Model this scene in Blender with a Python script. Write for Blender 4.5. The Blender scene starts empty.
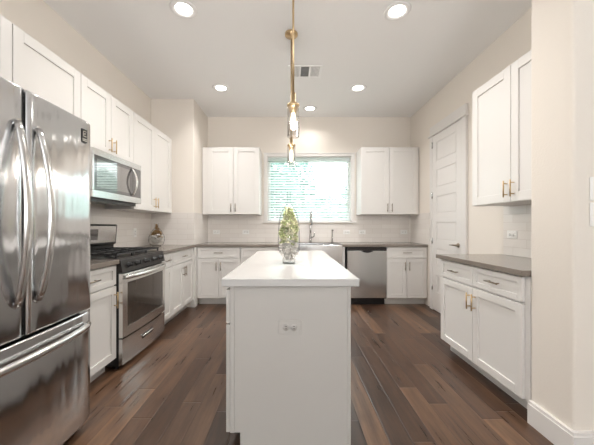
import bpy, bmesh, math, random
from mathutils import Vector, Matrix
R = math.radians
C = bpy.context.scene.collection
S = bpy.context.scene

# ------------------------------------------------------------------ camera, world, lights, exposure
cam = bpy.data.cameras.new('camera'); camo = bpy.data.objects.new('camera', cam); C.objects.link(camo)
camo.location = (0, 0, 1.185); camo.rotation_euler = (R(90), 0, 0)
cam.sensor_width = 36; cam.lens = 36 * 285.2 / 594
cam.shift_x = 6.5 / 594; cam.shift_y = 3.7 / 594
cam.clip_start = .05
S.camera = camo
S.view_settings.view_transform = 'Standard'; S.view_settings.look = 'None'
S.view_settings.gamma = 1; S.view_settings.use_curve_mapping = False
S.view_settings.exposure = 0.72

world = bpy.data.worlds.new('world'); S.world = world; world.use_nodes = True
bg = world.node_tree.nodes['Background']
bg.inputs[0].default_value = (.93, .985, 1, 1); bg.inputs[1].default_value = 3.6

def area(name, loc, rot, sx, sy, power, col):
    l = bpy.data.lights.new(name, 'AREA'); l.shape = 'RECTANGLE'; l.size = sx; l.size_y = sy
    l.energy = power; l.color = col
    o = bpy.data.objects.new(name, l); o.location = loc; o.rotation_euler = rot; C.objects.link(o); return o
# unseen fill lamps added behind the camera, tilted up to brighten ceiling and walls
area('fill_rear', (.6, -4.6, 1.2), (R(172), 0, 0), 1.2, 1.2, 135, (.94, .97, 1))
area('fill_right', (4.6, -3.6, 1.3), (R(155), 0, R(90)), 1.6, 1.2, 30, (.94, .97, 1))
area('fill_left', (-1.9, -1.6, 1.4), (R(135), 0, R(-60)), 1.6, 1.2, 9, (.94, .97, 1))
sun = bpy.data.lights.new('sun', 'SUN'); sun.energy = 2.5; sun.angle = R(2)
suno = bpy.data.objects.new('sun', sun); suno.rotation_euler = (R(40), 0, R(150)); C.objects.link(suno)
CAN_POWER = 8
random.seed(4)

# ------------------------------------------------------------------ materials
def mat(name, col=(.8,.8,.8), rough=.5, metal=0., spec=.5, **k):
    m = bpy.data.materials.new(name); m.use_nodes = True
    b = m.node_tree.nodes['Principled BSDF']
    b.inputs['Base Color'].default_value = (*col, 1); b.inputs['Roughness'].default_value = rough
    b.inputs['Metallic'].default_value = metal; b.inputs['Specular IOR Level'].default_value = spec
    for kk, v in k.items(): b.inputs[kk].default_value = v
    return m
class G:
    """tiny node helper"""
    def __init__(s, m): s.t = m.node_tree; s.b = s.t.nodes['Principled BSDF'] if 'Principled BSDF' in s.t.nodes else None
    def n(s, ty, **k):
        o = s.t.nodes.new(ty)
        for a, v in k.items(): setattr(o, a, v)
        return o
    def l(s, a, b): s.t.links.new(a, b)
    def val(s, inp, v):
        if hasattr(v, 'links'): s.l(v, inp)
        else: inp.default_value = v
    def m(s, op, a, b=0.0):
        o = s.n('ShaderNodeMath', operation=op); s.val(o.inputs[0], a); s.val(o.inputs[1], b); return o.outputs[0]
    def xyz(s, src='Object'):
        t = s.n('ShaderNodeTexCoord'); q = s.n('ShaderNodeSeparateXYZ'); s.l(t.outputs[src], q.inputs[0]); return q.outputs
    def comb(s, x, y, z=0.0):
        o = s.n('ShaderNodeCombineXYZ'); s.val(o.inputs[0], x); s.val(o.inputs[1], y); s.val(o.inputs[2], z); return o.outputs[0]
    def noise(s, vec, sc, det=3, rough=.5):
        o = s.n('ShaderNodeTexNoise'); s.l(vec, o.inputs['Vector']); o.inputs['Scale'].default_value = sc
        o.inputs['Detail'].default_value = det; o.inputs['Roughness'].default_value = rough; return o.outputs['Fac']
    def ramp(s, f, stops):
        o = s.n('ShaderNodeValToRGB'); s.l(f, o.inputs[0]); e = o.color_ramp.elements
        while len(e) < len(stops): e.new(.5)
        for i, (p, c) in enumerate(stops): e[i].position = p; e[i].color = (*c, 1)
        return o.outputs[0]
    def mix(s, f, a, b, mode='MIX'):
        o = s.n('ShaderNodeMix', data_type='RGBA', blend_type=mode); s.val(o.inputs[0], f)
        for i, v in ((6, a), (7, b)):
            if hasattr(v, 'links'): s.l(v, o.inputs[i])
            else: o.inputs[i].default_value = (*v, 1)
        return o.outputs[2]
    def bump(s, h, st, dist=.01, b=None):
        o = s.n('ShaderNodeBump'); o.inputs['Strength'].default_value = st; o.inputs['Distance'].default_value = dist
        s.l(h, o.inputs['Height']); s.l(o.outputs[0], (b or s.b).inputs['Normal']); return o

def paint(name, col, bump=.15, rough=.75):
    m = mat(name, col, rough, spec=.25); g = G(m)
    t = g.n('ShaderNodeTexCoord'); g.bump(g.noise(t.outputs['Object'], 90, 3), bump, .004); return m
M = {}
M['wall'] = paint('warm beige paint', (.79, .735, .67), .3)
M['ceiling'] = paint('ceiling paint', (.87, .86, .85), .1, .9)
M['trim'] = mat('white trim paint', (.76, .735, .71), .38)
M['cab'] = mat('white cabinet lacquer', (.75, .73, .705), .36)
M['island'] = mat('grey cabinet lacquer', (.50, .48, .455), .4)
M['plate'] = mat('white plastic', (.88, .87, .85), .35)
M['slot'] = mat('dark slot', (.05, .045, .04), .6)
M['islplate'] = mat('grey plastic', (.50, .48, .455), .35)
M['brass'] = mat('champagne brass', (.66, .49, .29), .28, 1.)
M['bronze'] = mat('brushed bronze', (.30, .25, .20), .32, 1.)
M['chrome'] = mat('chrome', (.42, .41, .40), .12, 1.)
M['black'] = mat('black enamel', (.012, .012, .013), .3)
M['iron'] = mat('cast iron', (.02, .02, .021), .55)
M['blackglass'] = mat('black glass', (.22, .215, .215), .05, .75)
M['microglass'] = mat('reflective microwave glass', (.37, .36, .355), .05, .8)
M['ovenglass'] = mat('oven glass', (.12, .10, .085), .06, .6)
M['quartz_white'] = mat('white quartz', (.56, .55, .54), .12, spec=.5)
M['rubber'] = mat('black rubber', (.015, .015, .015), .7)
M['darksteel'] = mat('dark steel', (.055, .05, .048), .28, .7)
M['white'] = mat('white', (.86, .86, .85), .5)
M['slat'] = mat('white blind slat', (.82, .84, .84), .5)
_g = G(M['slat']); _tl = _g.n('ShaderNodeBsdfTranslucent'); _tl.inputs[0].default_value = (.9, .92, .92, 1); _mx = _g.n('ShaderNodeMixShader'); _mx.inputs[0].default_value = .6
_g.l(_g.b.outputs[0], _mx.inputs[1]); _g.l(_tl.outputs[0], _mx.inputs[2]); _g.l(_mx.outputs[0], _g.t.nodes['Material Output'].inputs[0])
M['canring'] = mat('light trim', (.80, .79, .78), .5)
M['hole'] = mat('vent shadow', (.22, .22, .22), .9)
M['ventwhite'] = mat('vent white', (.90, .89, .88), .5)

def steel(name, col, rough, axis):
    m = mat(name, col, rough, 1.); g = G(m); q = g.xyz()
    # axis: direction of the brushing
    v = g.comb(g.m('MULTIPLY', q[0], 4 if axis == 'x' else 260), g.m('MULTIPLY', q[1], 4 if axis == 'x' else 260), g.m('MULTIPLY', q[2], 4 if axis == 'z' else 260))
    f = g.noise(v, 1, 2)
    g.l(g.m('ADD', g.m('MULTIPLY', f, .10), rough - .05), g.b.inputs['Roughness'])
    if axis == 'x':
        w = g.comb(g.m('MULTIPLY', q[0], 7), 0.0, g.m('MULTIPLY', q[2], 1.1))
        g.bump(g.noise(w, 1, 2, .6), .28, .03)
    m.node_tree.nodes['Principled BSDF'].inputs['Anisotropic'].default_value = .5
    return m
M['steel'] = steel('stainless steel', (.72, .725, .735), .15, 'x')
M['steelflat'] = mat('plain stainless', (.68, .675, .67), .19, 1.)
M['steelbright'] = mat('bright stainless', (.80, .79, .77), .22, 1.)

def emit(name, col, st):
    m = bpy.data.materials.new(name); m.use_nodes = True; t = m.node_tree; t.nodes.clear()
    e = t.nodes.new('ShaderNodeEmission'); o = t.nodes.new('ShaderNodeOutputMaterial')
    e.inputs[0].default_value = (*col, 1); e.inputs[1].default_value = st; t.links.new(e.outputs[0], o.inputs[0]); return m
M['lamp'] = emit('lit diffuser', (1, .94, .86), 6)
M['filament'] = emit('lit filament', (1, .62, .30), 30)
M['bulbglow'] = emit('glowing bulb', (1, .86, .66), 2.6)

def glass(name, tint=(1,1,1), lo=.04, hi=.6, power=3., col=(.9,.9,.9), rim=(.8,.8,.8)):
    """thin clear glass: see-through face on, mirror-like toward the outline"""
    m = bpy.data.materials.new(name); m.use_nodes = True; t = m.node_tree; t.nodes.clear()
    g = G(m)
    tr = g.n('ShaderNodeBsdfTransparent'); gl = g.n('ShaderNodeBsdfGlossy'); lw = g.n('ShaderNodeLayerWeight')
    gl.inputs['Roughness'].default_value = .03; gl.inputs[0].default_value = (*col, 1)
    tr.inputs[0].default_value = (*tint, 1); lw.inputs[0].default_value = .5
    f = g.m('ADD', g.m('MULTIPLY', g.m('POWER', lw.outputs['Facing'], power), hi-lo), lo)
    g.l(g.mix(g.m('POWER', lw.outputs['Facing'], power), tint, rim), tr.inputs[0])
    mx = g.n('ShaderNodeMixShader'); o = g.n('ShaderNodeOutputMaterial')
    g.l(f, mx.inputs[0]); g.l(tr.outputs[0], mx.inputs[1]); g.l(gl.outputs[0], mx.inputs[2]); g.l(mx.outputs[0], o.inputs[0])
    return m
M['pane'] = glass('window glass', (.95, .99, .985), .03, .4, 4)
M['glass'] = glass('clear glass', (.985, .985, .98), .06, .6, 2.0, (.9, .9, .9), (.75, .72, .68))
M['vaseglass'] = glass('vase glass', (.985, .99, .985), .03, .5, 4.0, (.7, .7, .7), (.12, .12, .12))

def wood_floor():
    m = mat('hand scraped wood planks', (.2,.1,.06), .3); g = G(m); q = g.xyz()
    W = .127; L = 1.25
    u = g.m('DIVIDE', g.m('ADD', q[0], 20.03), W); row = g.m('FLOOR', u); fu = g.m('FRACT', u)
    wn = g.n('ShaderNodeTexWhiteNoise', noise_dimensions='1D'); g.l(row, wn.inputs['W'])
    v = g.m('ADD', g.m('DIVIDE', g.m('ADD', q[1], 20), L), g.m('MULTIPLY', wn.outputs[0], 7.3)); col = g.m('FLOOR', v); fv = g.m('FRACT', v)
    w2 = g.n('ShaderNodeTexWhiteNoise', noise_dimensions='3D'); g.l(g.comb(row, col), w2.inputs['Vector'])
    rnd = w2.outputs['Value']
    base = g.ramp(rnd, [(0, (.046, .022, .012)), (.35, (.070, .036, .021)), (.7, (.105, .057, .034)), (1, (.170, .096, .056))])
    gv = g.comb(g.m('ADD', g.m('MULTIPLY', q[0], 26), g.m('MULTIPLY', rnd, 50)), g.m('MULTIPLY', q[1], 2.2), g.m('MULTIPLY', rnd, 9))
    gr = g.noise(gv, 1, 5, .62)
    c = g.mix(g.ramp(gr, [(.3, (0,0,0)), (.72, (1,1,1))]), g.mix(1., base, (.52, .50, .50), 'MULTIPLY'), g.mix(1., base, (1.4, 1.38, 1.34), 'MULTIPLY'))
    kn = g.noise(g.comb(g.m('ADD', g.m('MULTIPLY', q[0], 7), g.m('MULTIPLY', rnd, 31)), g.m('MULTIPLY', q[1], 3.0)), 1, 4, .6)
    c = g.mix(g.ramp(kn, [(.5, (0,0,0)), (.8, (.7,.7,.7))]), c, g.mix(1., c, (.62, .58, .56), 'MULTIPLY'))
    # dark seams between planks
    eu = g.m('MINIMUM', fu, g.m('SUBTRACT', 1., fu)); ev = g.m('MULTIPLY', g.m('MINIMUM', fv, g.m('SUBTRACT', 1., fv)), L / W)
    e = g.m('MINIMUM', eu, ev)
    seam = g.ramp(e, [(0, (1,1,1)), (.022, (0,0,0))])
    c = g.mix(g.m('MULTIPLY', seam, .6), c, (.03, .016, .01))
    g.l(c, g.b.inputs['Base Color'])
    g.l(g.m('ADD', g.m('MULTIPLY', gr, .22), .2), g.b.inputs['Roughness'])
    h = g.m('ADD', g.m('MULTIPLY', gr, .5), g.m('MULTIPLY', g.m('MINIMUM', e, .05), 14.))
    h = g.m('ADD', h, g.m('MULTIPLY', kn, .9))
    g.bump(h, .45, .004)
    return m
M['floor'] = wood_floor()

def tile(name, ax):
    m = mat(name, (.8,.77,.73), .25, spec=.5); g = G(m); q = g.xyz()
    b = g.n('ShaderNodeTexBrick'); b.offset = .5
    g.l(g.comb(g.m('ADD', q[ax], 10.04), g.m('ADD', q[2], -.914)), b.inputs['Vector'])
    b.inputs['Scale'].default_value = 1; b.inputs['Brick Width'].default_value = .305; b.inputs['Row Height'].default_value = .0763
    b.inputs['Mortar Size'].default_value = .0022; b.inputs['Mortar Smooth'].default_value = .3; b.inputs['Bias'].default_value = 0
    b.inputs['Color1'].default_value = (.80, .755, .715, 1); b.inputs['Color2'].default_value = (.845, .805, .765, 1); b.inputs['Mortar'].default_value = (.66, .61, .56, 1)
    g.l(b.outputs['Color'], g.b.inputs['Base Color'])
    g.l(g.m('ADD', g.m('MULTIPLY', b.outputs['Fac'], .5), .26), g.b.inputs['Roughness'])
    g.bump(g.m('SUBTRACT', 1., b.outputs['Fac']), .5, .003)
    return m
M['tile_x'] = tile('subway tile x', 0); M['tile_y'] = tile('subway tile y', 1)

def quartz(name, a, b_, rough):
    m = mat(name, a, rough); g = G(m); t = g.n('ShaderNodeTexCoord')
    f = g.noise(t.outputs['Object'], 160, 4, .7); g.l(g.mix(g.ramp(f, [(.35, (0,0,0)), (.65, (1,1,1))]), a, b_), g.b.inputs['Base Color']); return m
M['quartz'] = quartz('grey brown quartz', (.185, .157, .132), (.25, .217, .188), .16)
M['leaf'] = mat('leaf', (.22, .36, .33), .6)
M['leaf2'] = mat('leaf light', (.36, .48, .44), .6)
M['bark'] = mat('bark', (.12, .09, .07), .9)
M['grass'] = mat('lawn', (.10, .20, .06), .9)
M['succ'] = mat('pale green succulent', (.62, .66, .36), .6)
M['succ2'] = mat('cream succulent', (.86, .82, .62), .6)
M['shell'] = mat('white blossom', (.90, .86, .82), .5)
M['goldleaf'] = mat('gold leaf', (.55, .36, .16), .35, .8)
M['fence'] = mat('fence wood', (.45, .36, .27), .8)

# ------------------------------------------------------------------ mesh helper
class MB:
    def __init__(s): s.b = bmesh.new()
    def box(s, x0, x1, y0, y1, z0, z1, bev=0., seg=1):
        if x0 > x1: x0, x1 = x1, x0
        if y0 > y1: y0, y1 = y1, y0
        if z0 > z1: z0, z1 = z1, z0
        t = bmesh.new(); bmesh.ops.create_cube(t, size=1)
        for v in t.verts: v.co = Vector(((x0 + x1)/2 + v.co.x*(x1-x0), (y0+y1)/2 + v.co.y*(y1-y0), (z0+z1)/2 + v.co.z*(z1-z0)))
        if bev: bmesh.ops.bevel(t, geom=t.edges[:], offset=bev, segments=seg, affect='EDGES', profile=.5)
        s.add(t); return s
    def add(s, t, mtx=None):
        vm = {}
        for v in t.verts: vm[v] = s.b.verts.new(mtx @ v.co if mtx else v.co)
        for f in t.faces:
            try: nf = s.b.faces.new([vm[v] for v in f.verts]); nf.smooth = f.smooth
            except ValueError: pass
        t.free()
    def prism(s, pts, axis, a0, a1):
        """pts: 2D outline, extruded along axis (0,1,2)"""
        def P(p, a):
            c = [0,0,0]; o = [i for i in range(3) if i != axis]; c[o[0]], c[o[1]], c[axis] = p[0], p[1], a; return c
        lo = [s.b.verts.new(P(p, a0)) for p in pts]; hi = [s.b.verts.new(P(p, a1)) for p in pts]
        n = len(pts); s.b.faces.new(lo); s.b.faces.new(hi)
        for i in range(n): s.b.faces.new((lo[i], lo[(i+1) % n], hi[(i+1) % n], hi[i]))
        return s
    def tube(s, path, r, seg=12, caps=True, flat=None):
        """round bar along path; r number or list; flat=(a,b) scales section along two normals"""
        path = [Vector(p) for p in path]; n = len(path); rings = []; up = None
        for i, p in enumerate(path):
            d = (path[min(i+1, n-1)] - path[max(i-1, 0)]).normalized()
            if up is None:
                up = Vector((0,0,1)) if abs(d.z) < .9 else Vector((0,1,0))
            sd = d.cross(up).normalized(); up = sd.cross(d).normalized()
            rr = r[i] if isinstance(r, (list, tuple)) else r
            fa, fb = flat or (1, 1)
            rings.append([s.b.verts.new(p + (sd*math.cos(a)*fa + up*math.sin(a)*fb)*rr) for a in [2*math.pi*k/seg for k in range(seg)]])
        for i in range(n-1):
            for k in range(seg):
                f = s.b.faces.new((rings[i][k], rings[i][(k+1) % seg], rings[i+1][(k+1) % seg], rings[i+1][k])); f.smooth = True
        if caps: s.b.faces.new(rings[0][::-1]); s.b.faces.new(rings[-1])
        return s
    def lathe(s, prof, c=(0,0,0), seg=32, axis='z'):
        rings = []
        for r, z in prof:
            ring = []
            for k in range(seg):
                a = 2*math.pi*k/seg; x, y, w = r*math.cos(a), r*math.sin(a), z
                if axis == 'y': x, y, w = x, w, y
                if axis == 'x': x, y, w = w, x, y
                ring.append(s.b.verts.new((c[0]+x, c[1]+y, c[2]+w)))
            rings.append(ring)
        for i in range(len(prof)-1):
            for k in range(seg):
                f = s.b.faces.new((rings[i][k], rings[i][(k+1) % seg], rings[i+1][(k+1) % seg], rings[i+1][k])); f.smooth = True
        if prof[0][0] > 1e-5: s.b.faces.new(rings[0])
        if prof[-1][0] > 1e-5: s.b.faces.new(rings[-1])
        return s
    def shell(s, prof, c=(0,0,0), seg=32):
        """lathe without end caps"""
        rings = [[s.b.verts.new((c[0]+r*math.cos(2*math.pi*k/seg), c[1]+r*math.sin(2*math.pi*k/seg), c[2]+z)) for k in range(seg)] for r, z in prof]
        for i in range(len(prof)-1):
            for k in range(seg):
                f = s.b.faces.new((rings[i][k], rings[i][(k+1) % seg], rings[i+1][(k+1) % seg], rings[i+1][k])); f.smooth = True
        return s
    def build(s, name, m, parent=None):
        bmesh.ops.recalc_face_normals(s.b, faces=s.b.faces[:])
        me = bpy.data.meshes.new(name); s.b.to_mesh(me); s.b.free()
        o = bpy.data.objects.new(name, me); me.materials.append(m if not isinstance(m, str) else M[m]); C.objects.link(o)
        if parent: o.parent = parent
        return o
def BX(*a, **k): return MB().box(*a, **k)
def tag(o, label, cat, group=None):
    o['label'] = label; o['category'] = cat
    if group: o['group'] = group
    return o
def thing(name, label, cat, loc=(0,0,0), rz=0., group=None):
    o = bpy.data.objects.new(name, None); o.empty_display_size = .1; C.objects.link(o); o.location = loc; o.rotation_euler = (0,0,rz)
    return tag(o, label, cat, group)
def struct(name, mb, m, parent=None, label=None):
    o = mb.build(name, m, parent)
    if not parent: o['kind'] = 'structure'
    if label: o['label'] = label
    return o
def dup(root, loc, label, rz=None):
    def cp(o, parent):
        c = o.copy(); C.objects.link(c); c.parent = parent
        for ch in [x for x in o.children]: cp(ch, c)
        return c
    r = cp(root, None); r.location = loc; r['label'] = label
    if rz is not None: r.rotation_euler = (0,0,rz)
    return r

# ------------------------------------------------------------------ room
H = 3.048; BY = 4.867; LX = -2.04; RX = 2.05; PX = -1.412; PY = 4.164
struct('floor', BX(LX-.1, 5.1, -5.1, BY+.1, -.05, 0), 'floor')
struct('ceiling', BX(LX-.1, 5.1, -5.1, BY+.1, H, H+.08), 'ceiling')
struct('wall_left', MB().box(LX-.1, LX, -5.1, -2.4, 0, H).box(LX-.1, LX, -.8, BY+.1, 0, H).box(LX-.1, LX, -2.4, -.8, 0, 1.2).box(LX-.1, LX, -2.4, -.8, 2.2, H), 'wall')  # gap behind the camera added to bring in light from the left
WX0, WX1, WZ0, WZ1 = -.40, 1.04, 1.262, 2.375
w = MB(); w.box(LX, WX0, BY, BY+.14, 0, H).box(WX1, RX+.1, BY, BY+.14, 0, H).box(WX0, WX1, BY, BY+.14, 0, WZ0).box(WX0, WX1, BY, BY+.14, WZ1, H)
struct('wall_back', w, 'wall')
struct('wall_right', BX(RX, RX+.1, 1.73, BY, 0, H), 'wall')
struct('wall_column', BX(LX, PX, PY, BY, 0, H, bev=.008, seg=3), 'wall')
struct('wall_stub', BX(1.455, 5.0, 1.465, 1.73, 0, H, bev=.012, seg=3), 'wall')
# living room behind the camera: far walls with unglazed openings added to let light in
w = MB(); w.box(LX, 0, -5.1, -5.0, 0, H).box(1.2, 5.0, -5.1, -5.0, 0, H).box(0, 1.2, -5.1, -5.0, 2.1, H).box(0, 1.2, -5.1, -5.0, 0, .9)
struct('wall_rear', w, 'wall')
w = MB(); w.box(5.0, 5.1, -5.1, -4.4, 0, H).box(5.0, 5.1, -2.8, 1.73, 0, H).box(5.0, 5.1, -4.4, -2.8, 2.1, H).box(5.0, 5.1, -4.4, -2.8, 0, 1.1)
struct('wall_side', w, 'wall')
# baseboards
w = MB()
w.prism([(1.43, 1.722), (1.43, 1.44), (5.0, 1.44), (5.0, 1.4655), (1.4555, 1.4655), (1.4555, 1.722)], 2, 0, .118)
w.prism([(1.436, 1.722), (1.436, 1.446), (5.0, 1.446), (5.0, 1.4655), (1.4555, 1.4655), (1.4555, 1.722)], 2, .118, .135)
struct('baseboard_right', w, 'trim')
struct('baseboard_door', BX(2.035, RX, 2.80, 3.28, 0, .135, bev=.003), 'trim')
# tiled backsplash
struct('backsplash_left', BX(LX, LX+.008, 1.72, PY, .914, 1.385), 'tile_y')
struct('backsplash_column', MB().box(LX+.008, PX+.008, PY-.008, PY, .914, 1.385), 'tile_x')
struct('backsplash_return', MB().box(PX, PX+.008, PY, BY, .914, 1.385), 'tile_y')
w = MB(); w.box(PX+.008, WX0-.06, BY-.008, BY, .914, 1.385).box(WX0-.06, WX1+.06, BY-.008, BY, .914, 1.222).box(WX1+.06, RX-.008, BY-.008, BY, .914, 1.385)
struct('backsplash_back', w, 'tile_x')
struct('backsplash_corner', BX(RX-.008, RX, 4.20, BY, .914, 1.385), 'tile_y')
struct('backsplash_right', BX(RX-.008, RX, 1.73, 2.735, .914, 1.385), 'tile_y')
struct('backsplash_stub', BX(1.47, RX-.008, 1.73, 1.738, .914, 1.385), 'tile_x')

# ------------------------------------------------------------------ window
win = bpy.data.objects.new('window_1', None); C.objects.link(win); win['kind'] = 'structure'; win['label'] = 'white framed kitchen window above the sink'
f = MB()
f.box(WX0-.05, WX0, BY-.016, BY, WZ0, WZ1+.045, bev=.003).box(WX1, WX1+.05, BY-.016, BY, WZ0, WZ1+.045, bev=.003).box(WX0, WX1, BY-.016, BY, WZ1, WZ1+.045, bev=.003)
f.box(WX0-.062, WX1+.062, BY-.022, BY, WZ1+.045, WZ1+.06, bev=.002)
f.box(WX0, WX0+.012, BY, BY+.13, WZ0, WZ1).box(WX1-.012, WX1, BY, BY+.13, WZ0, WZ1).box(WX0, WX1, BY, BY+.13, WZ1-.012, WZ1).box(WX0, WX1, BY, BY+.13, WZ0, WZ0+.012)
f.build('window_casing', 'trim', win)
BX(WX0-.07, WX1+.07, BY-.04, BY+.01, WZ0-.022, WZ0, bev=.004).build('window_sill', 'trim', win)
f = MB(); f.box(WX0+.012, WX0+.05, BY+.09, BY+.125, WZ0, WZ1).box(WX1-.05, WX1-.012, BY+.09, BY+.125, WZ0, WZ1).box(WX0, WX1, BY+.09, BY+.125, WZ1-.05, WZ1-.012).box(WX0, WX1, BY+.09, BY+.125, WZ0+.012, WZ0+.05)
f.build('window_frame', 'trim', win)
BX(WX0+.04, WX1-.04, BY+.106, BY+.11, WZ0+.04, WZ1-.04).build('window_pane', 'pane', win)
# horizontal blind
bl = thing('window_blind', 'white horizontal slatted blind hanging in the kitchen window', 'window blind', (.32, BY+.045, WZ0))
hw = (WX1-WX0)/2 - .02
BX(-hw, hw, -.028, .028, WZ1-WZ0-.075, WZ1-WZ0-.014, bev=.004).build('headrail', 'slat', bl)
s = MB(); n = 23; top = WZ1-WZ0-.095; bot = .045
for i in range(n):
    z = bot + (top-bot)*i/(n-1); t = R(36)
    c_, s_ = math.cos(t)*.024, math.sin(t)*.024
    y0, z0, y1, z1 = -c_, z-s_, c_, z+s_
    s.prism([(y0, z0), (0, z+.003), (y1, z1), (y1, z1+.003), (0, z+.006), (y0, z0+.003)], 0, -hw+.004, hw-.004)
s.build('slats', 'slat', bl)
BX(-hw, hw, -.022, .022, .014, .032, bev=.003).build('bottom_rail', 'slat', bl)
for x in (-.52, 0, .52):
    MB().tube([(x, -.026, .03), (x, -.026, top+.02)], .0016, 6).build('cord', 'slat', bl)
MB().tube([(-.60, -.034, top), (-.60, -.034, top-.55)], .003, 6).build('tilt_wand', 'white', bl)

# ------------------------------------------------------------------ pantry door (right wall, faces -X)
d = bpy.data.objects.new('door_1', None); C.objects.link(d); d['kind'] = 'structure'; d['label'] = 'white pantry door with stacked horizontal panels'
DY0, DY1, DZ = 3.375, 4.055, 2.455
leaf = MB(); fx = 2.022
leaf.box(fx+.008, RX+.0, DY0, DY1, .01, DZ)
st = .105; nP = 6; rail = .085; avail = DZ-.01 - .20 - .11
leaf.box(fx, fx+.01, DY0, DY0+st, .01, DZ, bev=.002).box(fx, fx+.01, DY1-st, DY1, .01, DZ, bev=.002)
ph = .243; rail = .120; z = .27
leaf.box(fx, fx+.01, DY0+st, DY1-st, .01, z).box(fx, fx+.01, DY0+st, DY1-st, DZ-.11, DZ)
for i in range(nP):
    leaf.box(fx+.003, fx+.01, DY0+st+.012, DY1-st-.012, z+.012, z+ph-.012, bev=.004)
    if i < nP-1: leaf.box(fx, fx+.01, DY0+st, DY1-st, z+ph, z+ph+rail)
    z += ph + rail
lf = leaf.build('door_leaf', 'trim', d)
k = MB(); k.box(2.018, RX, DY1, DY1+.085, 0, DZ+.01, bev=.003).box(2.018, RX, DY0-.085, DY0-.004, 0, DZ+.01, bev=.003)
k.box(2.018, RX, DY0-.085, DY1+.085, DZ+.025, DZ+.15, bev=.003).box(2.0, RX, DY0-.10, DY1+.105, DZ+.006, DZ+.026, bev=.003)
k.build('door_casing', 'trim', d)
for z in (2.33, 1.62, .98, .33):
    h = MB(); h.tube([(2.012, DY1, z-.045), (2.012, DY1, z+.045)], .006, 8); h.box(2.014, 2.022, DY1-.012, DY1+.006, z-.04, z+.04); h.build('hinge', 'steelflat', d)
h = MB(); h.lathe([(.028, 0), (.028, -.008), (.012, -.01), (.011, -.045)], (fx, DY0+.06, .955), 20, 'x'); h.tube([(fx-.045, DY0+.055, .955), (fx-.047, DY0+.10, .956), (fx-.044, DY0+.17, .953)], [.010, .009, .007], 10)
h.build('door_handle', 'bronze', lf)

# ------------------------------------------------------------------ recessed lights and vent
can0 = None
for i, (x, y, lab) in enumerate([(-.914, 2.444, 'round recessed ceiling light at front left, nearest the refrigerator'), (.922, 2.467, 'round recessed ceiling light at front right, above the right counter side'),
        (-.937, 3.84, 'small round recessed ceiling light toward the back, left of the pendants'), (.91, 3.84, 'small round recessed ceiling light toward the back, right of the pendants'),
        (.308, 4.51, 'farthest recessed ceiling light, close to the wall above the window')]):
    if can0 is None:
        t = can0 = thing('ceiling_light', lab, 'ceiling light', (x, y, H), 0, 'recessed ceiling lights')
        MB().lathe([(.068, -.001), (.108, -.001), (.114, -.004), (.106, -.011), (.092, -.014), (.068, -.003), (.068, -.001)], seg=36).build('trim_ring', 'canring', t)
        MB().lathe([(.0001, -.0035), (.068, -.0035), (.068, -.001), (.0001, -.001)], seg=36).build('diffuser', 'lamp', t)
    else: t = dup(can0, (x, y, H), lab)
    l = bpy.data.lights.new('can_lamp', 'AREA'); l.shape = 'DISK'; l.size = .15; l.energy = CAN_POWER * (.3 if y > 4.2 else .72 if y > 3 else .9); l.spread = R(130); l.color = (1, .97, .94)
    lo = bpy.data.objects.new('can_lamp', l); C.objects.link(lo); lo.location = (x, y, H-.018)
v = thing('air_vent', 'white rectangular ceiling air vent with three grille sections', 'air vent', (.172, 3.43, H))
f = MB(); a, b_ = .20, .135
f.box(-a, a, -b_, -b_+.022, -.010, 0, bev=.002).box(-a, a, b_-.022, b_, -.010, 0, bev=.002)
for x in (-a, -.072, .048, a-.022): f.box(x, x+.024 if abs(x) < .1 else x+.022, -b_+.02, b_-.02, -.010, 0)
f.build('vent_frame', 'ventwhite', v)
BX(-a+.02, a-.02, -b_+.02, b_-.02, -.0015, 0).build('vent_backing', 'hole', v)
f = MB()
for s0, s1, tl, nn in ((-a+.022, -.072, 1, 7), (.072, a-.022, -1, 7)):
    for i in range(nn):
        x = s0 + (s1-s0)*(i+.5)/nn; f.prism([(x-.007, -.003-.004*tl), (x+.007, -.003+.004*tl-.0015), (x+.007, -.002+.004*tl), (x-.007, -.0015-.004*tl)] , 1, -b_+.022, b_-.022)
for i in range(9):
    y = -b_+.03 + (2*b_-.06)*i/8; f.prism([(y-.004, -.009), (y+.004, -.004), (y+.004, -.003), (y-.004, -.008)], 0, -.048, .048)
f.build('louvers', 'ventwhite', v)

# ------------------------------------------------------------------ cabinet builder (local: x width, front at y=0 facing -y, depth +y)
def handle_v(x, z, L=.13, m='brass', y=-.02):
    h = MB(); h.tube([(x, y-.03, z-L/2), (x, y-.03, z+L/2)], .0055, 10)
    for q in (-1, 1): h.tube([(x, y, z+q*L*.33), (x, y-.03, z+q*L*.33)], .0045, 8)
    return h
def handle_h(x, z, L=.13, m='brass', y=-.02):
    h = MB(); h.tube([(x-L/2, y-.03, z), (x+L/2, y-.03, z)], .0055, 10)
    for q in (-1, 1): h.tube([(x+q*L*.33, y, z), (x+q*L*.33, y-.03, z)], .0045, 8)
    return h
def shaker(x0, x1, z0, z1, st=.058, y0=-.02):
    b = MB(); B = .0015
    b.box(x0, x0+st, y0, 0, z0, z1, bev=B).box(x1-st, x1, y0, 0, z0, z1, bev=B)
    b.box(x0+st, x1-st, y0, 0, z0, z0+st, bev=B).box(x0+st, x1-st, y0, 0, z1-st, z1, bev=B)
    b.box(x0+st-.002, x1-st+.002, y0+.011, 0, z0+st-.002, z1-st+.002)
    return b
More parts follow.
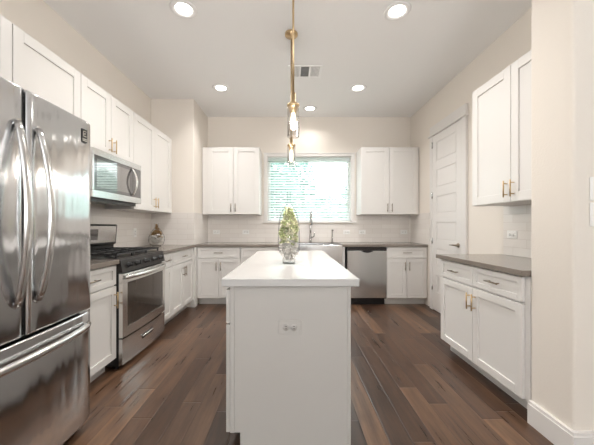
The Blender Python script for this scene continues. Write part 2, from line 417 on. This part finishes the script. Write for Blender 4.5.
def base_cab(label, loc, rz, w, fronts, depth=.60, m='cab', hm='bronze', group='white base cabinets', toe=True, f0=0., f1=0.):
    """fronts: list of (kind, x0, x1, z0, z1, handle) ; f0/f1 filler widths at the two ends"""
    t = thing('base_cabinet', label, 'cabinet', loc, rz, group)
    BX(-f0, w+f1, .001, depth, .105, .875, bev=.001).build('body', m, t)
    BX(-f0, w+f1, .075, depth-.05, 0, .105).build('toe_kick', m, t)
    for kd, x0, x1, z0, z1, hd in fronts:
        g = .0024
        if kd == 'door': o = shaker(x0+g, x1-g, z0, z1).build('door', m, t)
        else: o = shaker(x0+g, x1-g, z0, z1, st=.04).build('drawer', m, t); hh = 'bronze'
        if hd == 'L': handle_v(x0+.032, z1-.11).build('handle', hm, o)
        elif hd == 'R': handle_v(x1-.032, z1-.11).build('handle', hm, o)
        elif hd == 'H': handle_h((x0+x1)/2, (z0+z1)/2).build('handle', hh, o)
    return t
def upper_cab(label, loc, rz, w, z0, z1, splits, handles, depth=.31, group='white wall cabinets', hm='brass', f0=0., f1=0.):
    t = thing('wall_cabinet', label, 'cabinet', (loc[0], loc[1], z0), rz, group)
    BX(-f0, w+f1, .001, depth, 0, z1-z0, bev=.001).build('body', 'cab', t)
    for (x0, x1), hd in zip(splits, handles):
        o = shaker(x0+.0024, x1-.0024, .004, z1-z0-.004, st=.071).build('door', 'cab', t)
        if hd == 'L': handle_v(x0+.035, .105).build('handle', hm, o)
        elif hd == 'R': handle_v(x1-.035, .105).build('handle', hm, o)
    return t
DT, DB, RT, RB = .700, .112, .868, .712    # door top/bottom, drawer top/bottom
L90, R90 = R(90), R(-90)
# --- back wall base run, front plane of bodies Y = 4.277
FY = 4.277
w = .64
base_cab('white base cabinet with drawer in the back left corner, under the left wall cabinet', (-1.392, FY, 0), 0, w, [('drawer', 0, w, RB, RT, 'H'), ('door', 0, w/2, DB, DT, 'R'), ('door', w/2, w, DB, DT, 'L')], depth=.585)
w = .69
base_cab('white base cabinet between the back left cabinet and the sink, partly behind the island', (-.748, FY, 0), 0, w, [('drawer', 0, w, RB, RT, 'H'), ('door', 0, w/2, DB, DT, 'R'), ('door', w/2, w, DB, DT, 'L')], depth=.585)
w = .826
t = thing('sink_cabinet', 'low white cabinet under the steel apron sink, mostly behind the island', 'cabinet', (-.056, FY, 0), 0, 'white base cabinets')
BX(0, w, .001, .585, .105, .62, bev=.001).build('body', 'cab', t); BX(0, w, .075, .53, 0, .105).build('toe_kick', 'cab', t)
o = BX(.775, .812, 4.259, 4.85, .0, .875).build('cabinet_panel', 'cab'); tag(o, 'narrow white upright panel between the sink and the dishwasher', 'cabinet panel')
for i in (0, 1):
    o = shaker(i*.413+.002, i*.413+.411, DB, .612).build('door', 'cab', t); handle_v(.38 if i == 0 else .446, .51).build('handle', 'bronze', o)
w = .595
base_cab('white base cabinet with drawer right of the dishwasher, beside the pantry door', (1.440, FY, 0), 0, w, [('drawer', 0, w, RB, RT, 'H'), ('door', 0, w/2, DB, DT, 'R'), ('door', w/2, w, DB, DT, 'L')], depth=.585, f1=.012)
# --- left wall base run, front plane of bodies X = -1.44
FX = -1.44
w = .608
base_cab('white base cabinet with one door, between refrigerator and gas range', (FX, 1.72, 0), L90, w, [('drawer', 0, w, RB, RT, 'H'), ('door', 0, w, DB, DT, 'R')], depth=.59, hm='brass')
w = .30
base_cab('narrow white base cabinet right beside the far side of the gas range', (FX, 3.122, 0), L90, w, [('drawer', 0, w, RB, RT, 'H'), ('door', 0, w, DB, DT, '')], depth=.59)
w = .735
base_cab('wider left wall base cabinet between the narrow one and the corner', (FX, 3.424, 0), L90, w, [('drawer', 0, w, RB, RT, 'H'), ('door', 0, w/2, DB, DT, 'R'), ('door', w/2, w, DB, DT, 'L')], depth=.59)
BXf = BX(-1.458, -1.395, 4.161, 4.27, 0.0, .875); o = BXf.build('corner_filler', 'cab'); tag(o, 'narrow white filler post where left and back base cabinets meet', 'cabinet filler')
# --- right wall base run, front plane X = 1.46
w = .965
base_cab('large white base cabinet with two drawers along the right wall', (1.458, 2.735, 0), R90, w, [('drawer', 0, w/2, RB, RT, 'H'), ('drawer', w/2, w, RB, RT, 'H'), ('door', 0, w/2, DB, DT, 'R'), ('door', w/2, w, DB, DT, 'L')], depth=.583, hm='brass', f1=.035)
# --- wall cabinets
Z0, Z1 = 1.372, 2.44
upper_cab('white wall cabinet at the left of the window, above the back counter', (-1.314, 4.537), 0, .821, Z0, Z1, [(0, .408), (.408, .821)], 'RL', depth=.321, f0=.088, hm='bronze')
upper_cab('white wall cabinet at the right of the window, above the dishwasher', (1.12, 4.537), 0, .905, Z0, Z1, [(0, .447), (.447, .897)], 'RL', depth=.321, f1=.02, hm='bronze')
UX = -1.73
upper_cab('short white cabinet directly above the refrigerator, at the left edge', (UX, .84), L90, .915, 1.83, Z1, [(0, .457), (.457, .915)], ['', ''], depth=.305)
upper_cab('single door white wall cabinet between refrigerator cabinet and microwave cabinet', (UX, 1.757), L90, .571, Z0, Z1, [(0, .571)], [''], depth=.30)
upper_cab('short two door white wall cabinet directly above the microwave', (UX, 2.33), L90, .78, 1.842, Z1, [(0, .39), (.39, .78)], 'RL', depth=.30)
upper_cab('tall two door white wall cabinet on the left wall, past the microwave', (UX, 3.112), L90, .975, Z0, Z1, [(0, .487), (.487, .975)], 'RL', depth=.30, f1=.072)
upper_cab('white two door wall cabinet above the right counter, beside the wall stub', (1.724, 2.676), R90, .935, Z0, Z1, [(0, .467), (.467, .935)], 'RL', depth=.318)

# ------------------------------------------------------------------ worktops
CT0, CT1 = .877, .914
o = BX(LX+.009, -1.395, 1.72, 2.329, CT0, CT1, bev=.003).build('countertop', 'quartz'); tag(o, 'short grey brown countertop between refrigerator and range', 'countertop', 'grey quartz countertops')
c = MB()   # L-shaped worktop with a cut-out for the sink
CY = 4.238; SX0, SX1 = -.045, .775
c.prism([(LX+.009, 3.123), (-1.395, 3.123), (-1.395, CY), (SX0, CY), (SX0, 4.72), (SX1, 4.72), (SX1, CY), (RX-.009, CY), (RX-.009, BY-.009), (PX+.009, BY-.009), (PX+.009, PY-.009), (LX+.009, PY-.009)], 2, CT0, CT1)
o = c.build('countertop', 'quartz'); tag(o, 'long L shaped grey brown countertop along the left and back walls', 'countertop', 'grey quartz countertops')
o = BX(1.412, RX-.009, 1.739, 2.775, CT0, CT1, bev=.003).build('countertop', 'quartz'); tag(o, 'grey brown countertop on the right wall base cabinet', 'countertop', 'grey quartz countertops')

# ------------------------------------------------------------------ apron sink, faucet, soap pump
t = thing('kitchen_sink', 'stainless steel apron front sink set into the back counter', 'sink', (0, 0, 0))
s = MB(); a0, a1 = SX0+.004, SX1-.004
s.box(a0, a1, 4.214, 4.232, .625, .906, bev=.004).box(a0, a0+.012, 4.232, 4.715, .66, .906).box(a1-.012, a1, 4.232, 4.715, .66, .906)
s.box(a0, a1, 4.70, 4.715, .66, .906).box(a0, a1, 4.232, 4.715, .65, .665)
s.build('basin', 'steelflat', t)
MB().lathe([(.0001, .666), (.045, .666), (.045, .669), (.03, .670), (.0001, .667)], (.365, 4.5, 0), 24).build('drain', 'chrome', t)
t = thing('kitchen_faucet', 'tall chrome pull-down faucet behind the sink', 'faucet', (.335, 4.785, CT1))
b = MB(); b.lathe([(.028, 0), (.028, .006), (.021, .012), (.019, .13), (.016, .15), (.0135, .16)], seg=20)
pts = [(0, 0, .15)] + [(0, -.0, .15 + .26*k/4) for k in range(1, 5)] + [(0, -.09*(1-math.cos(R(a))), .41 + .09*math.sin(R(a))*1.3) for a in range(15, 181, 15)] + [(0, -.18, .39)]
b.tube(pts, .0155, 12); b.build('spout', 'chrome', t)
MB().tube([(0, -.18, .40), (0, -.18, .31), (0, -.18, .285)], [.019, .023, .019], 14).build('spray_head', 'chrome', t)
MB().tube([(.015, 0, .085), (.045, 0, .09), (.058, -.01, .10), (.062, -.02, .165)], [.011, .010, .009, .006], 10).build('lever', 'chrome', t)
t = thing('soap_dispenser', 'small chrome soap pump right of the faucet', 'soap dispenser', (.70, 4.785, CT1))
MB().lathe([(.020, 0), (.020, .005), (.013, .010), (.012, .06), (.009, .065), (.008, .205)], seg=18).build('collar', 'chrome', t)
MB().tube([(0, .006, .205), (0, -.03, .215), (0, -.085, .21), (0, -.09, .195)], [.013, .011, .009, .008], 10).build('nozzle', 'chrome', t)

# ------------------------------------------------------------------ dishwasher
t = thing('dishwasher', 'stainless steel dishwasher under the back counter, right of the sink', 'dishwasher', (.842, 4.277, 0))
BX(0, .594, .0, .57, .10, .872).build('body', 'darksteel', t)
dd = MB(); dd.box(.004, .590, -.032, -.001, .115, .822, bev=.004); o = dd.build('door', 'steelflat', t)
BX(.004, .590, -.028, -.001, .828, .866, bev=.002).build('control_strip', 'darksteel', t)
p = MB(); p.tube([(.215+.17*k/8, -.034, .815 - .022*math.sin(math.pi*k/8)) for k in range(9)], .006, 8); p.build('handle', 'black', o)
BX(.235, .365, -.036, -.03, .80, .822, bev=.002).build('handle_recess', 'black', o)
BX(.01, .584, .06, .30, .0, .11).build('toe_panel', 'black', t)

# ------------------------------------------------------------------ refrigerator (local x = world Y)
FRX = -1.175
t = thing('refrigerator', 'stainless steel french door refrigerator with bottom freezer drawer', 'refrigerator', (FRX, .79, 0), L90)
fw = .91
BX(.006, fw-.006, .075, .80, .035, 1.775, bev=.004).build('body', 'darksteel', t)
BX(.02, fw-.02, .085, .30, .012, .07).build('base_grille', 'black', t)
for x in (.05, fw-.05):
    MB().lathe([(.024, 0), (.024, .022), (.014, .024), (.014, .05)], (x, .11, 0), 14).build('foot', 'rubber', t)
def crown(x): u = (x-fw/2)/(fw/2); return -.022*(1-u*u) + .012*max(0, abs(u)-.93)/.07*1.0
def panel(x0, x1, z0, z1, round_l, round_r):
    """door with crowned front and rounded outer edges"""
    pts = []; N = 16
    for i in range(N+1):
        x = x0 + (x1-x0)*i/N; y = crown(x)
        pts.append((x, y))
    b = MB(); n = len(pts)
    # section rows in z with a small edge rounding
    rows = [(z0, .010), (z0+.003, .003), (z0+.010, 0), (z1-.010, 0), (z1-.003, .003), (z1, .010)]
    grid = []
    for z, ins in rows:
        r_ = []
        for i, (x, y) in enumerate(pts):
            e = 0
            if i == 0: e = .008
            if i == n-1: e = .008
            r_.append(b.b.verts.new((x, y+max(ins, e), z)))
        grid.append(r_)
    for a in range(len(rows)-1):
        for i in range(n-1):
            f = b.b.faces.new((grid[a][i], grid[a][i+1], grid[a+1][i+1], grid[a+1][i])); f.smooth = True
    bk = [[b.b.verts.new((x0, .07, z0)), b.b.verts.new((x1, .07, z0))], [b.b.verts.new((x0, .07, z1)), b.b.verts.new((x1, .07, z1))]]
    b.b.faces.new(grid[0] + [bk[0][1], bk[0][0]]); b.b.faces.new(grid[-1] + [bk[1][1], bk[1][0]])
    b.b.faces.new([g_[0] for g_ in grid] + [bk[1][0], bk[0][0]]); b.b.faces.new([g_[-1] for g_ in grid] + [bk[1][1], bk[0][1]])
    b.b.faces.new([bk[0][0], bk[0][1], bk[1][1], bk[1][0]])
    return b
dl = panel(.0, .452, .705, 1.785, 1, 0).build('door', 'steel', t)
dr = panel(.460, fw, .705, 1.785, 0, 1).build('door', 'steel', t)
fz = panel(.0, fw, .068, .692, 1, 1).build('freezer_drawer', 'steel', t)
def bow_v(x, z0, z1, out, dx=0):
    b = MB(); N = 18; pts = []
    for i in range(N+1):
        u = i/N; s_ = math.sin(math.pi*u)**.75 if 0 < u < 1 else 0
        pts.append((x + dx*s_, -.030 - out*s_, z0+(z1-z0)*u))
    b.tube(pts, .0155, 12, flat=(1.15, .75))
    for z in (z0, z1): b.tube([(x, -.01, z), (x, -.034, z)], .013, 10)
    return b
bow_v(.452-.045, .85, 1.625, .055, -.01).build('handle', 'steelflat', dl)
bow_v(.460+.045, .85, 1.625, .055, .01).build('handle', 'steelflat', dr)
b = MB(); N = 20; pts = []
for i in range(N+1):
    u = i/N; pts.append((.075+(fw-.15)*u, -.022-.060*(math.sin(math.pi*u)**.6 if 0 < u < 1 else 0), .628))
b.tube(pts, .0155, 12, flat=(1, 1.1)); b.build('handle', 'steelflat', fz)
bd = BX(.800, .843, -.012, -.0075, 1.658, 1.732); bd = bd.build('badge', 'black', dr)
bm_ = MB()
for z, x0, x1 in ((1.676, .804, .839), (1.667, .804, .839)): bm_.box(x0, x1, -.0135, -.0118, z-.002, z+.002)
bm_.box(.808, .834, -.0135, -.0118, 1.690, 1.694).box(.808, .812, -.0135, -.0118, 1.690, 1.722).box(.808, .834, -.0135, -.0118, 1.718, 1.722).box(.818, .826, -.0135, -.0118, 1.702, 1.710)
bm_.build('badge_mark', 'steelbright', bd)
BX(.03, .12, .02, .12, 1.785, 1.80, bev=.004).build('hinge_cover', 'darksteel', t); BX(fw-.12, fw-.03, .02, .12, 1.785, 1.80, bev=.004).build('hinge_cover', 'darksteel', t)

# ------------------------------------------------------------------ gas range (local x = world Y)
RGX = -1.387
t = thing('gas_range', 'stainless steel gas range with black grates on the left wall', 'stove', (RGX, 2.332, 0), L90)
rw = .788
BX(.002, rw-.002, .02, .615, .035, .895).build('body', 'black', t)
for x in (.04, rw-.04):
    MB().lathe([(.018, 0), (.018, .03), (.012, .036)], (x, .06, 0), 12).build('foot', 'rubber', t)
BX(.0, rw, .012, .62, .895, .918, bev=.004).build('cooktop', 'darksteel', t)
# tilted control panel
cp = MB(); cp.prism([(.02, .80), (-.012, .808), (.006, .905), (.03, .912), (.05, .80)], 0, 0, rw)
cpo = cp.build('control_panel', 'darksteel', t)
for x in (.105, .235, .394, .553, .683):
    kb = MB(); kb.lathe([(.026, -.008), (.026, .002), (.021, .006), (.019, .032), (.016, .035), (.0001, .036)], seg=18)
    m_ = Matrix.Translation((x, -.003, .857)) @ Matrix.Rotation(R(80), 4, 'X')
    for v_ in kb.b.verts: v_.co = m_ @ v_.co
    kb2 = kb; t_ = bmesh.new(); bmesh.ops.create_cube(t_, size=1)
    for v_ in t_.verts: v_.co = m_ @ Vector((v_.co.x*.010, v_.co.y*.038, .035+v_.co.z*.012))
    kb2.add(t_); ko = kb2.build('knob', 'black', cpo)
    kr = MB(); kr.lathe([(.029, -.010), (.029, -.002), (.0262, 0), (.0262, -.010)], seg=18)
    for v_ in kr.b.verts: v_.co = m_ @ v_.co
    kr.build('knob_ring', 'steelbright', cpo)
# oven door with bowed front
def bow(x): u = (x-rw/2)/(rw/2); return -.018*(1-u*u)
def frame_door(z0, z1, wx, wz0, wz1):
    b = MB(); xs = [0.003, wx] + [wx + (rw-2*wx)*k/10 for k in range(1, 10)] + [rw-wx, rw-.003]
    def cell(xa, xb, za, zb):
        b.prism([(xa, bow(xa)-.012), (xb, bow(xb)-.012), (xb, .018), (xa, .018)], 2, za, zb)
    for i in range(len(xs)-1):
        xa, xb = xs[i], xs[i+1]
        if i == 0 or i == len(xs)-2: cell(xa, xb, z0, z1)
        else: cell(xa, xb, z0, wz0); cell(xa, xb, wz1, z1)
    return b, xs
b, xs = frame_door(.268, .792, .065, .345, .715)
od = b.build('oven_door', 'steelbright', t)
b = MB()
for i in range(1, len(xs)-2): b.prism([(xs[i], bow(xs[i])-.008), (xs[i+1], bow(xs[i+1])-.008), (xs[i+1], .01), (xs[i], .01)], 2, .345, .715)
b.build('door_glass', 'ovenglass', od)
b = MB(); b.tube([(.02+(rw-.04)*k/16, -.022-.045*(math.sin(math.pi*k/16)**.5 if 0 < k < 16 else 0)-.0, .762) for k in range(17)], .016, 12, flat=(.8, 1.1))
b.build('handle', 'steelbright', od)
b = MB()
for i in range(14):
    xa, xb = .003+(rw-.006)*i/14, .003+(rw-.006)*(i+1)/14; b.prism([(xa, bow(xa)-.010), (xb, bow(xb)-.010), (xb, .018), (xa, .018)], 2, .045, .255)
dr_ = b.build('drawer', 'steelflat', t)
b = MB(); b.tube([(.285, -.030, .180), (.285, -.038, .180), (.471, -.038, .180), (.471, -.030, .180)], .006, 8).build('handle', 'steelbright', dr_)
BX(.285, .471, -.0295, -.02, .155, .195).build('handle_recess', 'darksteel', dr_)
# grates and burners
for (x, y, r_) in ((.17, .18, .045), (.17, .44, .035), (.394, .31, .05), (.618, .18, .04), (.618, .44, .035)):
    MB().lathe([(r_+.012, .918), (r_+.012, .924), (r_, .926), (r_, .936), (r_*.9, .94), (.0001, .941)], (x, y, 0), 20).build('burner', 'iron', t)
for gx0, gx1 in ((.02, .270), (.274, .514), (.518, .768)):
    b = MB(); z0, z1 = .945, .957
    for y in (.05, .30, .56): b.box(gx0, gx1, y-.006, y+.006, z0, z1, bev=.002)
    for x in (gx0, gx1-.012): b.box(x, x+.012, .05, .56, z0, z1, bev=.002)
    xm = (gx0+gx1)/2; b.box(xm-.005, xm+.005, .05, .56, z0, z1, bev=.002)
    for y in (.17, .43): b.box(gx0, gx1, y-.005, y+.005, z0, z1, bev=.002)
    for x in (gx0+.006, gx1-.006):
        for y in (.056, .30, .554): b.box(x-.006, x+.006, y-.006, y+.006, .9185, z0)
    b.build('grate', 'iron', t)
# back guard
bgd = MB(); bgd.prism([(.62, .90), (.545, .918), (.545, .985), (.52, 1.0), (.505, 1.19), (.515, 1.205), (.62, 1.205)], 0, .006, rw-.006); bgo = bgd.build('backguard', 'black', t)
def slab(xa, xb, za, zb, off):   # plate lying on the slanted face
    b = MB(); f_ = lambda z: .52 + (.505-.52)*(z-1.0)/.19
    b.prism([(f_(za)-off, za), (f_(zb)-off, zb), (f_(zb)+.004, zb), (f_(za)+.004, za)], 0, xa, xb); return b
fpl = slab(.024, rw-.024, 1.018, 1.186, .003).build('control_face', 'steelflat', bgo)
slab(.30, .475, 1.05, 1.155, .0045).build('display', 'blackglass', bgo)

# ------------------------------------------------------------------ microwave (local x = world Y)
t = thing('microwave', 'stainless steel over-the-range microwave with black glass front', 'microwave', (-1.645, 2.335, 1.426), L90)
mw, mh = .76, .411
BX(.0, mw, .0, .385, .0, mh, bev=.003).build('body', 'darksteel', t)
BX(.0, mw, -.025, 0, mh-.055, mh, bev=.003).build('top_rail', 'steelflat', t)
fr = MB(); fr.box(0, mw, -.025, 0, 0, .062, bev=.003).box(0, .018, -.025, 0, .062, mh-.055).box(mw-.014, mw, -.025, 0, .062, mh-.055)
fr.build('front_frame', 'steelflat', t)
do = BX(.018, .60, -.022, -.002, .062, mh-.055, bev=.002).build('door', 'blackglass', t)
BX(.05, .54, -.0235, -.021, .09, mh-.085).build('door_window', 'microglass', do)
BX(.602, mw-.014, -.022, -.002, .062, mh-.055, bev=.002).build('control_panel', 'blackglass', t)
b = MB(); b.tube([(.585, -.024-.050*(math.sin(math.pi*k/14)**.8 if 0 < k < 14 else 0), .072+.275*k/14) for k in range(15)], .014, 12, flat=(1.2, .6)); b.build('handle', 'steelbright', do)
b = MB(); b.prism([(.02, -.03), (.02, 0), (.37, 0), (.37, -.008)], 0, .03, mw-.03); b.build('vent_underside', 'darksteel', t)
for x in (.16, .60): BX(x-.05, x+.05, .16, .22, -.034+.012, -.012).build('work_light', 'plate', t)

# ------------------------------------------------------------------ island
t = thing('kitchen_island', 'grey painted kitchen island with paneled end facing the camera', 'kitchen island', (0, 0, 0))
IY0, IY1 = 1.482, 3.12
ep = MB(); ep.prism([(-.292, .11), (-.25, .11), (-.25, 0), (.298, 0), (.298, .875), (-.292, .875)], 1, IY0+.004, IY0+.022); ep.build('end_panel', 'island', t)
b = MB(); b.box(.298, .314, IY0, IY1, 0, .875, bev=.002); b.build('side_panel', 'island', t)
b = MB(); b.box(-.314, -.292, IY0, IY0+.03, .11, .875, bev=.0015); b.build('corner_stile', 'island', t)
b = MB(); b.box(-.262, -.25, IY0+.002, IY1, 0, .11); b.build('toe_kick', 'island', t)
b = MB(); b.box(-.314, .298, IY0+.03, IY1, .11, .875); b.box(-.24, .298, IY0+.03, IY1-.02, 0, .11); b.build('body', 'island', t)
uw = (IY1-IY0)/3
for i in range(3):
    for kd, z0, z1 in (('drawer', .682, .855), ('door', .113, .672)):
        b = shaker(0.002, uw-.002, z0, z1, st=.05 if kd == 'door' else .035)
        o = b.build(kd, 'island', t); o.location = (-.315, IY1-.0-uw*i, 0); o.rotation_euler = (0, 0, R90)
o = BX(-.353, .353, 1.457, 3.147, .876, .916, bev=.003).build('island_countertop', 'quartz_white'); tag(o, 'glossy white quartz countertop on the grey island', 'countertop')

# ------------------------------------------------------------------ outlets and switches (local: plate in x/z, facing -y)
def outlet(label, loc, rz, horiz=False, m='plate', sc=1., name='electrical_outlet', cat='outlet', group='wall outlets'):
    t = thing(name, label, cat, loc, rz, group)
    a, b_ = (.036*sc, .058*sc) if not horiz else (.058*sc, .036*sc)
    BX(-a, a, -.006, 0, -b_, b_, bev=.002).build('cover_plate', m, t)
    for q in (-1, 1):
        cx, cz = (0, q*.021*sc) if not horiz else (q*.021*sc, 0)
        s_ = MB(); s_.lathe([(.0165*sc, 0), (.0165*sc, -.003), (.0001, -.003)], (cx, -.006, cz), 20, 'y'); so = s_.build('socket', m, t)
        h = MB()
        if horiz: h.box(cx-.006*sc, cx+.006*sc, -.0098, -.0085, cz+.005, cz+.0075).box(cx-.005*sc, cx+.005*sc, -.0098, -.0085, cz-.0075, cz-.005)
        else: h.box(cx-.0075, cx-.005, -.0098, -.0085, cz-.006*sc, cz+.006*sc).box(cx+.005, cx+.0075, -.0098, -.0085, cz-.005*sc, cz+.005*sc)
        h.build('slots', 'slot', so)
    return t
outlet('grey electrical outlet on the end panel of the island', (-.003, IY0+.004, .660), 0, True, 'islplate')
outlet('white outlet on the tiled left wall between range and glass decoration', (LX+.008, 3.72, 1.10), L90)
outlet('white outlet on back wall tiles under left wall cabinet, nearest the corner', (-1.26, BY-.008, 1.085), 0, True)
outlet('white outlet on back wall tiles, left of the window', (-.76, BY-.008, 1.085), 0, True)
outlet('white outlet on back wall tiles, just right of the soap pump', (.955, BY-.008, 1.085), 0, True)
outlet('white outlet on back wall tiles under the left end of right wall cabinet', (1.22, BY-.008, 1.085), 0, True)
outlet('white outlet on back wall tiles near the pantry side corner', (1.95-.02, BY-.008, 1.085), 0, True)
outlet('white outlet on tiles above the right wall counter', (RX-.008, 2.625, 1.108), R90, True)
for z, lab in ((1.377, 'upper white light switch plate on the beige wall at the right edge'), (1.245, 'lower white light switch plate on the beige wall at the right edge')):
    t = thing('light_switch', lab, 'light switch', (1.592, 1.465, z), 0, 'light switches')
    BX(-.058, .058, -.007, 0, -.061, .061, bev=.003).build('cover_plate', 'plate', t)
    for q in (-1, 1): BX(q*.024-.016, q*.024+.016, -.011, -.007, -.033, .033, bev=.0015).build('rocker', 'plate', t)

# ------------------------------------------------------------------ pendants
pen0 = None
for i, (x, y, lab) in enumerate([(.018, 1.85, 'near brass pendant lamp with clear glass cylinder over the island'), (.008, 2.76, 'far brass pendant lamp with clear glass cylinder over the island')]):
    if pen0 is None:
        t = pen0 = thing('pendant_lamp', lab, 'pendant lamp', (x, y, H), 0, 'island pendant lamps')
        c = MB(); c.lathe([(.062, 0), (.062, -.018), (.056, -.024), (.012, -.026), (.010, -.045), (.0065, -.05)], seg=32); c.build('canopy', 'brass', t)
        MB().tube([(0, 0, -.045), (0, 0, -1.030)], .007, 12).build('rod', 'brass', t)
        MB().lathe([(.010, -1.02), (.016, -1.0), (.018, -1.060), (.040, -1.075), (.040, -1.090), (.030, -1.092), (.022, -1.120), (.020, -1.130), (.0001, -1.130)], seg=28).build('socket', 'brass', t)
        MB().shell([(.034, -1.075), (.0385, -1.085), (.0385, -1.285), (.037, -1.285), (.037, -1.086)], seg=32).build('glass_shade', 'glass', t)
        bu = MB().lathe([(.012, -1.130), (.013, -1.145), (.017, -1.165), (.0175, -1.210), (.013, -1.235), (.0001, -1.244)], seg=20).build('bulb', 'bulbglow', t)
    else: dup(pen0, (x, y, H), lab)
    l = bpy.data.lights.new('bulb_light', 'POINT'); l.energy = 21; l.color = (1, .93, .86); l.shadow_soft_size = .02
    lo = bpy.data.objects.new('bulb_light', l); C.objects.link(lo); lo.location = (x, y, H-1.24)

# ------------------------------------------------------------------ glass bottle vase with greenery on the island
V = (-.012, 2.07, .916)
t = thing('bottle_vase', 'tall clear glass bottle vase standing on the island', 'vase', V)
prof = [(.045, .002), (.046, .03), (.040, .045), (.066, .07), (.079, .10), (.080, .16), (.078, .24), (.070, .32), (.055, .37), (.030, .415), (.0155, .44), (.0125, .455), (.0125, .505), (.0145, .512)]
MB().shell(prof + [(.0125, .512), (.0108, .505), (.0108, .455)], seg=36).build('bottle', 'vaseglass', t)
MB().lathe([(.0001, 0), (.046, 0), (.045, .006), (.0001, .006)], seg=32).build('bottle_base', 'vaseglass', t)
def tuft(b, c, r, nl, rnd, wd=.35):
    for k in range(nl):
        a = rnd.uniform(0, 2*math.pi); el = rnd.uniform(-.4, 1.3)
        d_ = Vector((math.cos(a)*math.cos(el), math.sin(a)*math.cos(el), math.sin(el))); sd = d_.cross(Vector((0,0,1))).normalized()*r*wd; up = sd.cross(d_).normalized()*r*.12
        p0 = Vector(c); p1 = p0 + d_*r*.55; p2 = p0 + d_*r
        vs = [b.b.verts.new(p) for p in (p0, p1+sd*.5, p2, p1-sd*.5, p1+up*1.6)]
        b.b.faces.new((vs[0], vs[1], vs[4])); b.b.faces.new((vs[1], vs[2], vs[4])); b.b.faces.new((vs[2], vs[3], vs[4])); b.b.faces.new((vs[3], vs[0], vs[4]))
rn = random.Random(7)
arr = thing('floral_arrangement', 'pale green and cream floral arrangement inside the glass bottle on the island', 'flower arrangement', V)
for nm, mt, lab, zr, num, rr in (('succulent_greenery', 'succ', 'pale green succulent foliage filling the glass bottle on the island', (.14, .39), 190, .024), ('cream_flowers', 'succ2', 'cream dried florets mixed among the greenery in the glass bottle', (.15, .40), 150, .021), ('white_flowers', 'shell', 'white petals heaped at the bottom of the glass bottle', (.02, .17), 170, .022)):
    b = MB()
    for k in range(num):
        z = rn.uniform(*zr); a = rn.uniform(0, 6.28)
        R_ = .064*math.sqrt(rn.random()) * (1 if z < .27 else 1-.62*(z-.27)/.13) * (.38 if z < .065 else 1)
        tuft(b, (R_*math.cos(a), R_*math.sin(a), z), rr*(1 if z < .3 else .7), 12, rn, .8)
    b.build(nm, mt, arr)
# glass jar with gilded leaves on the left counter
V = (-1.83, 3.90, .915)
t = thing('glass_jar', 'round clear glass jar with a narrow neck on the left counter', 'jar', V)
MB().shell([(.05, .002), (.085, .02), (.102, .07), (.098, .13), (.072, .19), (.040, .235), (.024, .26), (.022, .30), (.030, .31), (.028, .31)], seg=32).build('jar_glass', 'vaseglass', t)
MB().lathe([(.0001, 0), (.05, 0), (.05, .004), (.0001, .004)], seg=28).build('jar_base', 'vaseglass', t)
arr = thing('dried_arrangement', 'gold and white dried arrangement inside the glass jar', 'flower arrangement', V)
for nm, mt, lab, zr in (('gold_leaves', 'goldleaf', 'gilded dried leaves inside the upper half of the glass jar', (.11, .29)), ('white_blossoms', 'shell', 'white dried blossoms inside the lower half of the glass jar', (.03, .15))):
    b = MB()
    for k in range(90):
        z = rn.uniform(*zr); a = rn.uniform(0, 6.28); R_ = .082*math.sqrt(rn.random())*(1 if z < .15 else max(.12, (.27-z)/.13))
        tuft(b, (R_*math.cos(a), R_*math.sin(a), z), .03 if z < .2 else .015, 9, rn, .7)
    b.build(nm, mt, arr)

# ------------------------------------------------------------------ outside the window
struct('lawn', BX(-12, 14, 5.2, 26, -.4, -.3), 'grass')
def tree(label, x, y, h, rr, m, seed):
    t = thing('garden_tree', label, 'tree', (x, y, -.3), 0, 'trees outside the window'); rn = random.Random(seed)
    MB().tube([(0, 0, 0), (.05, 0, h*.3), (0, .05, h*.6), (.03, 0, h*.85)], [.13, .10, .07, .03], 8).build('trunk', 'bark', t)
    b = MB()
    for k in range(2600):
        th = rn.uniform(0, 6.283); u = rn.uniform(-1, 1); q = rn.random()**.4
        p = Vector((math.cos(th)*math.sqrt(1-u*u)*rr*q, math.sin(th)*math.sqrt(1-u*u)*rr*q, h*.58 + u*h*.42*q))
        s_ = rn.uniform(.07, .14); a = Vector((rn.gauss(0,1), rn.gauss(0,1), rn.gauss(0,1))).normalized(); c_ = a.cross(Vector((rn.gauss(0,1), rn.gauss(0,1), 1))).normalized()
        vs = [b.b.verts.new(p+v_) for v_ in (a*s_, c_*s_*.5, -a*s_, -c_*s_*.5)]; b.b.faces.new(vs)
    b.build('crown', m, t)
tree('tall leafy tree outside the window, at its left side', -.4, 8.9, 4.3, 1.2, 'leaf', 1)
tree('leafy tree outside the window, at its right side', 2.5, 9.05, 3.3, 1.1, 'leaf2', 5)
tree('far low tree outside the window, seen between the left and the right one', 1.35, 11.9, 2.8, 1.3, 'leaf', 3)
tree('small leafy tree right outside the window, behind the faucet', .95, 6.55, 2.0, .7, 'leaf2', 4)
